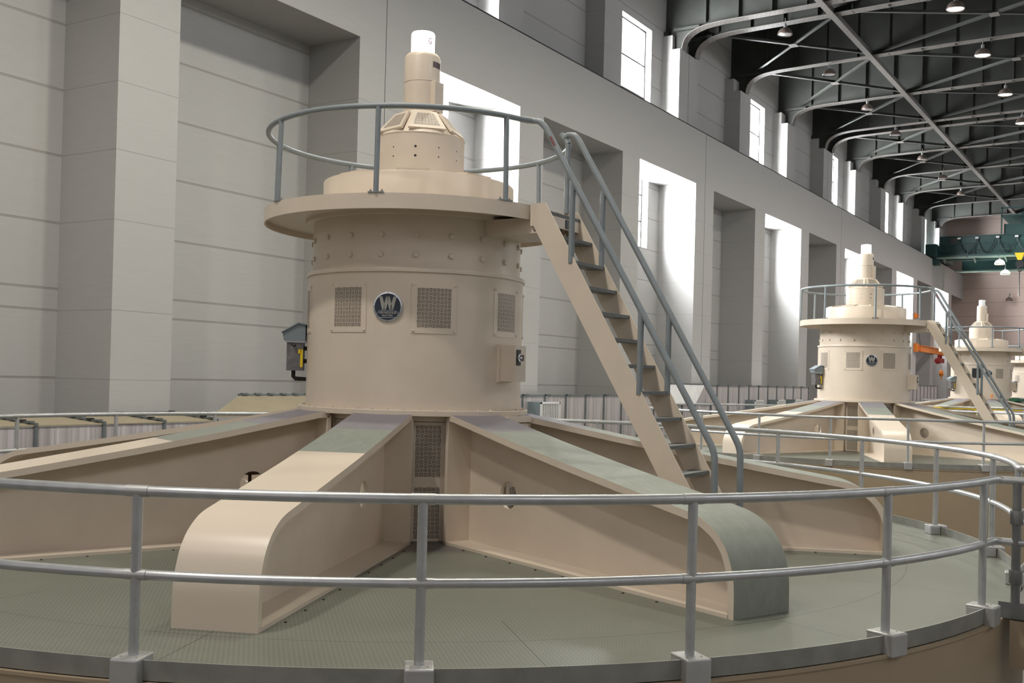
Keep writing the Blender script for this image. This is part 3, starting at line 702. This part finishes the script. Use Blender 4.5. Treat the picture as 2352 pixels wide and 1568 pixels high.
def make_stair():
    G = empty('staircase', (0, -4.0, 0)); o0 = Matrix.Translation((0, 4.0, 0))
    prof = [(-1.80, 3.745), (-1.985, 3.745), (-4.19, .0), (-3.90, 0), (-1.84, 3.50), (-1.80, 3.50)]
    for s_ in (-1, 1):
        m_ = MB(); m_.T = o0; m_.prism(prof, 'x', s_*.372, s_*.356).build('stringer', M['beige'], G, smooth=0)
    for i in range(13):
        z = 3.657-.2746*i; y = -1.945-.1620*i
        m_ = MB(); m_.T = Matrix.Identity(4); o = m_.box((-.355, -.10, -.035), (.355, .10, 0)).build('tread', M['tread'], G, smooth=0); o.location = (0, y+4.0+.02, z)
    m_ = MB(); m_.T = o0; m_.box((-.356, -2.02, 3.50), (.356, -2.0, 3.62)).build('landing_riser', M['beige'], G, smooth=0)
    m_ = MB(); m_.T = o0; m_.box((.02, -2.03, 3.51), (.2, -2.02, 3.61)).build('name_plate', M['black'], G, smooth=0)
    for s_ in (-1, 1):
        top = (pol(1.797, -101.4, 4.651) if s_ < 0 else (.36, -1.80, 4.56))
        if s_ < 0: pts = [(-.50, -1.726, 4.651), (-.372, -1.80, 4.651), (-.37, -1.885, 4.64), (-.355, -1.965, 4.555), (-.355, -3.975, 1.16), (-.355, -3.99, .0)]
        else: pts = [(.36, -1.79, 4.60), (.36, -1.84, 4.645), (.36, -1.93, 4.63), (.36, -2.0, 4.54), (.36, -3.98, 1.165), (.36, -3.995, 0)]
        m_ = MB(); m_.T = o0; m_.tube(smooth_path(pts, 5, .10), .034, 16).build('handrail', M['grey_rail'], G)
        for y, z0, z1 in ((-2.31, 3.08, 3.96), (-3.145, 1.70, 2.56)):
            m_ = MB(); m_.T = o0; m_.tube([(s_*.356, y, z0), (s_*.356, y, z1)], .032, 16).build('baluster', M['grey_rail'], G)
    # worn primer patches at the top bend
    m_ = MB(); m_.T = o0; m_.tube([(-.372, -2.03, 4.452), (-.372, -2.09, 4.35)], .02, 8).build('paint_chip', M['rust'], G)
    return G
def make_deck():
    G = empty('turbine_pit_deck')
    MB().lathe([(0, 0), (6.66, 0), (6.66, -.02), (0, -.02)], 160).build('deck_plate', M['deck'], G, smooth=20)
    MB().lathe([(6.69, -2.6), (6.69, -.035), (6.60, -.035), (6.60, -.02)], 160).build('pit_wall', M['beige_dull_shaded'], G)
    MB().ring(6.655, 6.668, -.022, .10, 160, -81.5, 261.5).build('kick_plate', M['alu_plate'], G)
    MB().ring(6.668, 6.705, -.05, -.028, 160).build('rim_lip', M['beige_dull_shaded'], G)
    bt = MB()
    for ang in [-157.5+45*i for i in range(8)]:
        for s_ in (-1, 1):
            for i in range(9):
                x, y = 1.75+.42*i, s_*(.385); a = R(ang)
                bt.T = Matrix.Translation((x*math.cos(a)-y*math.sin(a), x*math.sin(a)+y*math.cos(a), 0)); bt.lathe([(0, .001), (.013, .001), (.011, .008), (0, .009)], 6)
    o = bt.build('deck_bolt', M['dark_bolt'], G, smooth=0); o['kind'] = 'stuff'
    return G
def make_deck_rail():
    G = empty('deck_guard_rail')
    r = 6.615
    def side(x, s_): return x
    top = [(-.88, -7.9, 1.1), (-.88, -6.78, 1.1)]; 
    a_start, a_end = 261.5, -81.5
    path = smooth_path([(-.76, -8.6, 1.1), (-.76, -6.59, 1.1), pol(r, 262.4, 1.1)], 5, .11)+arc(r, 261.6, -81.6, 1.1, 120)+smooth_path([pol(r, -82.4, 1.1), (.76, -6.60, 1.1), (.76, -8.6, 1.1)], 5, .11)
    MB().tube(path, .033, 16).build('top_rail', M['alu'], G)
    pm = [(p[0], p[1], .597) for p in path]
    MB().tube(pm, .031, 16).build('mid_rail', M['alu'], G)
    for i in range(24):
        a = {4: -99.2, 5: -82.8}.get(i, -157.5+15*i)
        if abs(((a+90+180) % 360)-180) < 7: continue
        p = MB().tube([pol(r, a, .10), pol(r, a, 1.09)], .031, 16).build('post', M['alu'], G)
        q = MB(); q.T = out_frame(a, r, 0); q.box((-.088, -.045, .042), (.088, .112, .125)).box((-.088, .094, -.10), (.088, .115, .125)).box((-.084, .0, -.096), (.084, .10, .035)).build('post_foot', M['cast_alu'], p, smooth=0, bevel=.012)
        for z, rr in (((1.1, .036), (.597, .034)) if i not in (4, 5) else ()):
            q = MB(); q.tube([pol(r, a-.62, z), pol(r, a, z), pol(r, a+.62, z)], rr, 12).build('pipe_fitting', M['cast_alu'], p)
        for s_ in (-.05, .05):
            q = MB(); q.T = out_frame(a, r, 0) @ Matrix.Translation((s_, .112, .06)) @ Matrix.Rotation(R(-90), 4, 'X'); q.lathe([(0, 0), (.008, 0), (.007, .006), (0, .007)], 8).build('foot_screw', M['bolt'], p)
    return G

SP = 21.744
which = ['nearest generator, filling the left of the picture', 'second generator along the hall', 'third generator along the hall', 'fourth generator, cut by the right edge of the picture']
short = ['nearest', 'second', 'third', 'fourth']
gen = make_generator(); prail = make_platform_rail(); stair = make_stair(); deck = make_deck(); drail = make_deck_rail()
def with_loc(o, i): o.location = (o.location.x+SP*i, o.location.y, o.location.z); return o
protos = (gen, prail, stair, deck, drail)
sets = [protos]+[tuple(copy_tree(p) for p in protos) for _ in range(3)]
for i, st in enumerate(sets):
    for o in st: with_loc(o, i)
    g_, pr_, st_, dk_, dr_ = st
    tag(g_, 'beige hydro generator with eight arms and beacon, '+['nearest and largest', 'second along the hall', 'third along the hall', 'fourth, at the right edge'][i], 'generator', 'beige hydro generators in the hall')
    tag(pr_, 'grey circular guard rail on the top platform of the %s generator' % short[i], 'railing', 'round platform railings')
    tag(st_, 'steep beige stair with grey handrails on the %s generator' % short[i], 'staircase', 'generator staircases')
    tag(dk_, 'round green checker plate deck under the %s generator' % short[i], 'deck', 'round generator decks')
    tag(dr_, 'silver two-pipe guard rail round the deck of the %s generator' % short[i], 'railing', 'silver deck railings')
# third generator's beacon is not lit; one of its screens is open and dark
for st in sets[2:]:
    for ch in st[0].children:
        if ch.name.startswith('beacon_lamp'):
            ch.data = ch.data.copy(); ch.data.materials[0] = M['beacon_off']
q = MB(); n = 8; vs = []; fs = []
for j in range(n+1):
    a = 172+19*j/n; vs += [pol(1.296, a, 2.36), pol(1.296, a, 2.80)]
for j in range(n): fs.append((2*j, 2*j+2, 2*j+3, 2*j+1))
q.add(vs, fs); q.build('open_screen', M['black'], sets[2][0])

# ------------------------------------------------------------------ foot bridge and gate at the nearest deck
B = empty('foot_bridge', (0, -6.66, 0)); T0 = Matrix.Translation((0, 6.66, 0))
q = MB(); q.T = T0; q.box((-.78, -10.5, -.03), (.78, -6.65, 0)).build('bridge_plate', M['deck'], B, smooth=0)
for s_ in (-1, 1):
    q = MB(); q.T = T0; q.box((s_*.79, -10.5, -.02), (s_*.80, -6.62, .11)).build('kick_plate', M['dark_steel'], B, smooth=0)
    q = MB(); q.T = T0; q.box((s_*.74, -10.5, -.42), (s_*.81, -6.71, -.035)).build('side_beam', M['beige_dull_shaded'], B, smooth=0)
tag(B, 'short foot bridge joining the nearest deck at the right edge', 'bridge')
g = empty('entry_gate', (-.76, -6.74, 0))
q = MB().tube([(0, 0, 0), (0, 0, 1.09)], .036, 14).build('gate_post', M['dark_steel'], g)
for z in (.80, .32): MB().lathe([(.05, z-.055), (.052, z-.05), (.052, z+.05), (.05, z+.055), (.03, z+.055), (.03, z-.055)], 18).build('hinge_clamp', M['dark_steel'], g)
MB().tube([(.04, 0, .80), (1.44, 0, .80)], .026).tube([(.04, 0, .32), (1.44, 0, .32)], .026).tube([(1.44, 0, .28), (1.44, 0, .84)], .026).build('gate_bars', M['dark_steel'], g)
MB().tube([(1.52, 0, 0), (1.52, 0, 1.09)], .036, 14).build('gate_post', M['dark_steel'], g)
tag(g, 'dark pipe swing gate where the foot bridge meets the nearest deck', 'gate')

# ------------------------------------------------------------------ translucent enclosures between decks and wall
def lidded(x0, x1, ztop, zback, Y0=7.95, Y1=9.3):
    e = empty('lidded_enclosure', ((x0+x1)/2, Y0, -2.6)); T = Matrix.Translation((-(x0+x1)/2, -Y0, 2.6))
    q = MB(); q.T = T; q.box((x0, Y0, -2.6), (x1-.03, Y0+.012, ztop-.02)).build('clear_sheet', M['poly'], e, smooth=0)
    q = MB(); q.T = T; q.box((x1-.06, Y0-.03, -2.6), (x1-.001, Y0+.03, ztop)).build('corner_post', M['galv'], e, smooth=0)
    q = MB(); q.T = T; q.prism([(Y0-.02, ztop-.01), (Y1, zback-.01), (Y1, zback+.01), (Y0-.02, ztop+.01)], 'x', x0, x1-.02).build('sloping_lid', M['tarp'], e, smooth=0)
    q = MB(); q.T = T; q.prism([(Y0-.04, ztop-.005), (Y1, zback), (Y1, zback+.05), (Y0-.04, ztop+.045)], 'x', x1-.06, x1-.001); q.box((x0, Y1-.03, zback), (x1, Y1+.03, zback+.05)); q.build('lid_channel', M['galv'], e, smooth=0)
    for i in range(6):
        t = (i+.5)/6; y = Y0+(Y1-Y0)*t; z = ztop+(zback-ztop)*t+.045
        q = MB(); q.T = T; q.box((x1-.09, y-.05, z-.01), (x1-.001, y+.05, z+.025)).build('clip', M['black'] if i % 2 else M['galv'], e, smooth=0)
    return e
ords = ['far left', 'second from the left', 'third from the left', 'fourth from the left', 'fifth from the left', 'sixth from the left']
for i, (x0, x1) in enumerate([(-2.2, -.9), (-.9, .42), (.42, 1.73), (1.73, 3.04), (3.04, 4.3)]):
    e = lidded(x0, x1, .86, .95); tag(e, 'low clear-sided enclosure with tan sloping lid, %s' % ords[i], 'enclosure', 'low lidded enclosures behind the nearest deck')
e = empty('tan_hatch', (6.5, 7.95, .9)); q = MB(); q.T = Matrix.Translation((-6.5, -7.95, -.9))
q.add([(4.15, 7.95, .96), (8.3, 7.95, .96), (9.0, 9.35, 1.31), (6.2, 9.35, 1.31), (4.15, 7.95, .93), (8.3, 7.95, .93), (9.0, 9.35, 1.28), (6.2, 9.35, 1.28)], [(0, 1, 2, 3), (7, 6, 5, 4), (0, 4, 5, 1), (1, 5, 6, 2), (2, 6, 7, 3), (3, 7, 4, 0)]); q.build('hatch_cover', M['tarp'], e, smooth=0)
q = MB(); q.T = Matrix.Translation((-6.5, -7.95, -.9)); q.box((6.2, 9.32, 1.29), (9.0, 9.38, 1.345)).build('hatch_channel', M['galv'], e, smooth=0)
for i in range(7):
    q = MB(); q.T = Matrix.Translation((-6.5, -7.95, -.9)); q.box((6.25+.4*i, 9.28, 1.33), (6.42+.4*i, 9.36, 1.365)).build('clip', M['galv'], e, smooth=0)
q = MB(); q.T = Matrix.Translation((-6.5, -7.95, -.9)); q.box((5.6, 7.97, -2.6), (8.2, 8.0, .93)).box((6.3, 9.30, -2.6), (8.9, 9.33, 1.28)).build('clear_sheet', M['poly'], e, smooth=0)
tag(e, 'large tan sloping hatch with clipped top channel left of the nearest drum', 'enclosure')
def panel(x0, x1, z1, Y=7.9, depth=1.3):
    e = empty('enclosure_panel', ((x0+x1)/2, Y, -2.6)); T = Matrix.Translation((-(x0+x1)/2, -Y, 2.6))
    q = MB(); q.T = T; q.box((x0, Y, -2.6), (x1-.06, Y+.012, z1-.03)).build('clear_sheet', M['poly'], e, smooth=0)
    q = MB(); q.T = T; q.box((x1-.07, Y-.03, -2.6), (x1-.001, Y+.03, z1)).build('post', M['galv'], e, smooth=0)
    q = MB(); q.T = T; q.box((x0, Y-.03, z1-.04), (x1-.001, Y+.05, z1)).box((x0, Y-.05, z1-.01), (x0+.25, Y+.06, z1+.02)).build('top_channel', M['galv'], e, smooth=0)
    q = MB(); q.T = T; q.box((x0, Y+.05, z1-.06), (x1, Y+depth, z1-.04)).build('roof_sheet', M['white_sheet'], e, smooth=0)
    return e
px = [7.2, 8.5, 9.8, 11.1, 12.35, 13.6, 14.85, 15.64+.0, 16.91, 18.18, 19.45, 20.71, 22.0, 23.3, 24.6, 26.05]
n = 0
def plabel(i, tot, sec): return 'clear fluted enclosure panel in grey frame, %s, number %d from the left' % (sec, i)
wordn = ['first', 'second', 'third', 'fourth', 'fifth', 'sixth', 'seventh', 'eighth', 'ninth', 'tenth', 'eleventh', 'twelfth', 'thirteenth', 'fourteenth', 'fifteenth', 'sixteenth', 'seventeenth', 'eighteenth', 'nineteenth', 'twentieth', 'twenty-first', 'twenty-second', 'twenty-third', 'twenty-fourth', 'twenty-fifth', 'twenty-sixth', 'twenty-seventh', 'twenty-eighth', 'twenty-ninth', 'thirtieth']
shown = [x for x in px if x > 14]
for i in range(len(shown)-1):
    e = panel(shown[i], shown[i+1], 1.37); tag(e, 'translucent fluted panel of the lower run, %s from its left end' % wordn[i], 'panel', 'lower run of translucent panels')
xs_ = [29.45+1.252*i for i in range(12)]
for i in range(11):
    e = panel(xs_[i], xs_[i+1], 1.76); tag(e, 'translucent fluted panel of the higher run, %s from its left end' % wordn[i], 'panel', 'higher run of translucent panels')
xs2 = [58.0+1.252*i for i in range(16)]
for i in range(15):
    e = panel(xs2[i], xs2[i+1], 2.05); tag(e, 'translucent ribbed panel beyond the second generator, %s of that run' % wordn[i], 'panel', 'far run of translucent panels')
e = empty('hooded_enclosure', (27.7, 7.9, -2.6)); T = Matrix.Translation((-27.7, -7.9, 2.6))
q = MB(); q.T = T; q.add([(26.1, 7.9, 1.78), (29.4, 7.9, 1.78), (27.75, 7.6, 1.06), (25.2, 7.6, 1.06), (26.1, 7.95, 1.76), (29.4, 7.95, 1.76), (27.75, 7.63, 1.03), (25.2, 7.63, 1.03)], [(0, 1, 2, 3), (7, 6, 5, 4), (0, 4, 5, 1), (1, 5, 6, 2), (2, 6, 7, 3), (3, 7, 4, 0)]).build('sloping_hood', M['white_sheet'], e, smooth=0)
for x in (25.25, 26.5, 27.7, 29.35):
    q = MB(); q.T = T; q.box((x-.03, 7.6, -2.6), (x+.03, 7.66, 1.05)).build('post', M['galv'], e, smooth=0)
q = MB(); q.T = T; q.box((26.1, 7.66, -2.6), (29.3, 7.68, 1.0)).box((26.3, 7.9, 1.0), (29.4, 7.92, 1.74)).build('clear_sheet', M['poly'], e, smooth=0)
q = MB(); q.T = T; q.box((25.2, 7.6, 1.02), (29.4, 7.66, 1.06)).box((26.05, 7.88, 1.74), (29.4, 7.96, 1.80)).build('channel', M['galv'], e, smooth=0)
tag(e, 'white sloping hood on clear panels behind the stair of the nearest generator', 'enclosure')
def louver(x0, x1, z0, z1, Y=7.9):
    e = empty('louvred_vent', ((x0+x1)/2, Y, (z0+z1)/2)); T = Matrix.Translation((-(x0+x1)/2, -Y, -(z0+z1)/2))
    q = MB(); q.T = T; q.box((x0, Y-.42, z0), (x1, Y+.0, z1)).build('vent_body', M['blue_grey'], e, smooth=0)
    q = MB(); q.T = T; wd = .05
    q.box((x0, Y-.46, z0), (x1, Y-.42, z0+wd)).box((x0, Y-.46, z1-wd), (x1, Y-.42, z1)).box((x0, Y-.46, z0), (x0+wd, Y-.42, z1)).box((x1-wd, Y-.46, z0), (x1, Y-.42, z1)).build('vent_frame', M['white_paint'], e, smooth=0)
    for i in range(10):
        x = x0+wd+(x1-x0-2*wd)*(i+.5)/10; q = MB(); q.T = T; q.box((x-.016, Y-.455, z0+wd), (x+.016, Y-.43, z1-wd)).build('slat', M['white_paint'], e, smooth=0)
    return e
e = louver(15.9, 17.0, .55, 1.17); tag(e, 'white louvred vent box just right of the nearest drum', 'vent')
for i, x in enumerate((34.0, 37.0, 39.6)):
    e = louver(x, x+1.15, .6, 1.15); tag(e, 'small white louvred vent left of the second drum, %s of three' % ['left', 'middle', 'right'][i], 'vent', 'small louvred vents on the higher panels')

# ------------------------------------------------------------------ overhead crane
CR = empty('overhead_crane', (83, 9.3, 12.45)); T = Matrix.Translation((-83, -9.3, -12.45))
def cp(name, mat, fn, par=CR):
    q = MB(); q.T = T; fn(q); return q.build(name, mat, par, smooth=0)
cp('bridge_girder', M['crane_green'], lambda q: q.box((83.2, -21.9, 12.35), (83.9, 9.1, 14.25)).box((83.1, -21.9, 14.2), (84.0, 9.1, 14.28)).box((83.1, -21.9, 12.3), (84.0, 9.1, 12.36)))
cp('bridge_girder', M['crane_green'], lambda q: q.box((87.2, -21.9, 11.75), (87.9, 8.0, 13.9)))
cp('end_truck', M['crane_green'], lambda q: q.box((81.5, 9.1, 12.53), (89.5, 9.9, 13.5)).box((82.4, 9.0, 11.9), (83.2, 9.45, 13.4)))
cp('walkway', M['crane_light'], lambda q: q.box((82.2, -21.9, 12.38), (83.2, 9.2, 12.48)).box((86.3, -21.9, 11.68), (87.2, 8.3, 11.78)))
for i in range(13): cp('walkway_bracket', M['crane_light'], lambda q, i=i: q.prism([(82.2, 12.38), (83.2, 12.38), (83.2, 12.05)], 'y', 8.6-2.3*i, 8.7-2.3*i))
cp('hand_rail', M['crane_green'], lambda q: q.tube([(82.22, 9.2, 13.5), (82.22, -21.9, 13.5)], .035, 6).tube([(82.22, 9.2, 13.0), (82.22, -21.9, 13.0)], .03, 6).box((82.2, -21.9, 12.48), (82.23, 9.2, 12.62)))
for i in range(13): cp('rail_post', M['crane_green'], lambda q, i=i: q.tube([(82.22, 9.1-2.3*i, 12.4), (82.22, 9.1-2.3*i, 13.5)], .04, 6))
cp('control_cabinet', M['steel_dark'], lambda q: q.box((83.0, 7.7, 13.55), (83.2, 8.3, 14.15)))
cp('trolley', M['crane_green'], lambda q: q.box((83.3, -2, 14.3), (87.8, 4.3, 15.1)).box((83.0, -2.2, 15.7), (88, 4.5, 15.8)).box((83.0, 4.4, 14.3), (83.1, 4.5, 16.4)).box((83, -2, 16.3), (83.1, 4.5, 16.4)).box((84.5, 0, 14.9), (86.5, 3.2, 16.2)))
for i, y in enumerate((7.6, 6.25, 4.72, 3.34, 1.9, .5)):
    h = cp('cable_trolley', M['white_paint'], lambda q: q.box((82.95, y-.12, 13.98), (83.1, y+.12, 14.12)))
    y2 = y-1.4; cp('festoon_cable', M['black'], lambda q: q.tube([(82.98, y+(y2-y)*t/10, 13.98-1.15*(1-(2*t/10-1)**2)) for t in range(11)], .03, 5))
tag(CR, 'dark green overhead travelling crane crossing the far end of the hall', 'crane')
HK = empty('crane_hook', (82.0, 2.97, 12.1))
MB().prism([(-.35, .5), (-.12, -.1), (.12, -.1), (.35, .5)], 'x', -.12, .12).build('sheave_block', M['yellow'], HK, smooth=0)
MB().lathe([(.0, -.12), (.3, -.12), (.3, .12), (0, .12)], 16, Matrix.Translation((0, 0, -.35)) @ Matrix.Rotation(R(90), 4, 'Y')).tube([(0, 0, -.6), (0, .15, -.8), (0, 0, -1.0), (0, -.15, -.85)], .06, 8).build('hook', M['black'], HK)
MB().tube([(0, 0, -.9), (0, 0, -2.9)], .035, 6).build('hanging_cable', M['black'], HK)
tag(HK, 'yellow crane hook block with a black hook and thin hanging cable', 'hook')
dA = dome('crane_lamp', .38, M['bulb'], True); dA.location = (81.9, 4.38, 11.75); tag(dA, 'white lit dome lamp hanging under the green crane', 'lamp')
dB = dome('crane_lamp', .36, M['bulb_green'], True); dB.location = (81.9, 3.96, 10.95); tag(dB, 'green-tinted lit dome lamp just below the white lit one', 'lamp')
wl = dome('wall_lamp', .3); wl.location = (96.6, 5.47, 10.0)
MB().tube([(0, 0, .55), (.25, 0, .62), (.52, 0, .5)], .03, 6).build('wall_arm', M['dark_steel'], wl)
tag(wl, 'small dark dome lamp on an arm on the far end wall', 'lamp')

# ------------------------------------------------------------------ jib crane on a pilaster
J = empty('jib_crane', (75.9, 9.3, 4.86)); T = Matrix.Translation((-75.9, -9.3, -4.86))
def jp(name, mat, fn):
    q = MB(); q.T = T; fn(q); return q.build(name, mat, J, smooth=0)
jp('top_bracket', M['orange'], lambda q: q.box((75.6, 9.3, 7.12), (75.9, 9.47, 7.56)).box((75.9, 9.2, 7.25), (76.3, 9.34, 7.43)))
jp('bottom_bracket', M['orange'], lambda q: q.box((75.7, 9.2, 4.6), (76.0, 9.47, 5.25)))
jp('boom', M['orange'], lambda q: q.box((76.0, 9.17, 5.12), (88.0, 9.43, 5.16)).box((76.0, 9.28, 4.7), (88, 9.32, 5.12)).box((76.0, 9.17, 4.66), (88.0, 9.43, 4.7)).box((76.2, 9.17, 4.66), (76.4, 9.43, 5.16)).box((76.9, 9.17, 4.66), (77.1, 9.43, 5.16)))
jp('tie_rod', M['orange'], lambda q: q.tube([(76.3, 9.3, 7.35), (87.0, 9.3, 5.16)], .035, 6))
jp('cable', M['black'], lambda q: q.tube([(76.0, 9.3, 7.1), (77.3, 9.3, 5.2)], .015, 5))
h = jp('chain_hoist', M['red'], lambda q: q.box((84.6, 9.1, 4.0), (86.4, 9.5, 4.35)).lathe([(0, -.5), (.22, -.45), (.28, 0), (.22, .45), (0, .5)], 14, Matrix.Translation((84.7, 9.3, 4.15)) @ Matrix.Rotation(R(90), 4, 'Y')).box((84.9, 9.2, 4.3), (85.1, 9.4, 4.66)).box((85.7, 9.2, 4.3), (85.9, 9.4, 4.66)))
jp('hook_block', M['orange'], lambda q: q.lathe([(0, -.28), (.12, -.2), (.2, .0), (.14, .25), (0, .3)], 12, Matrix.Translation((86.2, 9.3, 3.1))).tube([(86.2, 9.3, 2.85), (86.2, 9.3, 2.7), (86.32, 9.3, 2.6), (86.4, 9.3, 2.75)], .03, 6).tube([(86.2, 9.3, 3.3), (86.2, 9.3, 4.0)], .012, 5))
tag(J, 'orange jib crane with red hoist on a pilaster behind the second generator', 'crane')

# ------------------------------------------------------------------ yellow barriers and small things by the third generator
def barrier(x0, y0, x1, y1, lab, z=0.0, h=1.05):
    e = empty('yellow_barrier', (x0, y0, z)); d = Vector((x1-x0, y1-y0, 0))
    pts = smooth_path([(0, 0, 0), (0, 0, h), (d.x, d.y, h), (d.x, d.y, 0)], 6, .25)
    MB().tube(pts, .04, 8).build('hoop', M['yellow'], e); MB().tube([(0, 0, h*.5), (d.x, d.y, h*.5)], .035, 8).build('mid_bar', M['yellow'], e)
    tag(e, lab, 'barrier', 'yellow pipe barriers before the third generator'); return e
barrier(36.1, 3.2, 37.3, -.8, 'yellow pipe barrier left of the far stair foot')
barrier(37.3, -1.0, 38.5, -4.2, 'yellow pipe barrier under the stair of the second generator')
barrier(38.7, -4.4, 41.5, -6.2, 'yellow pipe barrier at the far right edge of the picture')
q = empty('spray_can', (SP*2-1.35, -.68, 1.46)); MB().lathe([(0, 0), (.033, 0), (.033, .17), (.02, .2), (0, .2)], 14).build('can_body', M['orange'], q); MB().lathe([(0, .2), (.014, .2), (.014, .24), (0, .24)], 10).build('cap', M['white_paint'], q)
tag(q, 'small orange spray can standing on the base ring of the third generator', 'can')

q = empty('spray_can', (SP*2-1.13, -1.02, 1.46)); MB().lathe([(0, 0), (.033, 0), (.033, .17), (.02, .2), (0, .2)], 14).build('can_body', M['badge'], q); MB().lathe([(0, .2), (.014, .2), (.014, .24), (0, .24)], 10).build('cap', M['black'], q)
tag(q, 'small dark blue spray can standing on the base ring of the third generator', 'can')
a_ = R(-112.5); q = empty('tool_crate', (SP*2+1.75*math.cos(a_), 1.75*math.sin(a_), 1.345), a_)
MB().box((-.2, -.28, 0), (.2, .28, .03)).box((-.2, -.28, 0), (-.18, .28, .13)).box((.18, -.28, 0), (.2, .28, .13)).box((-.2, -.28, 0), (.2, -.26, .13)).box((-.2, .26, 0), (.2, .28, .13)).build('crate_body', M['green_plastic'], q, smooth=0)
MB().box((-.14, -.2, .03), (.12, .1, .16)).build('tool_bag', M['black'], q, smooth=0, bevel=.02)
tag(q, 'green plastic tool crate lying on an arm of the third generator', 'crate')
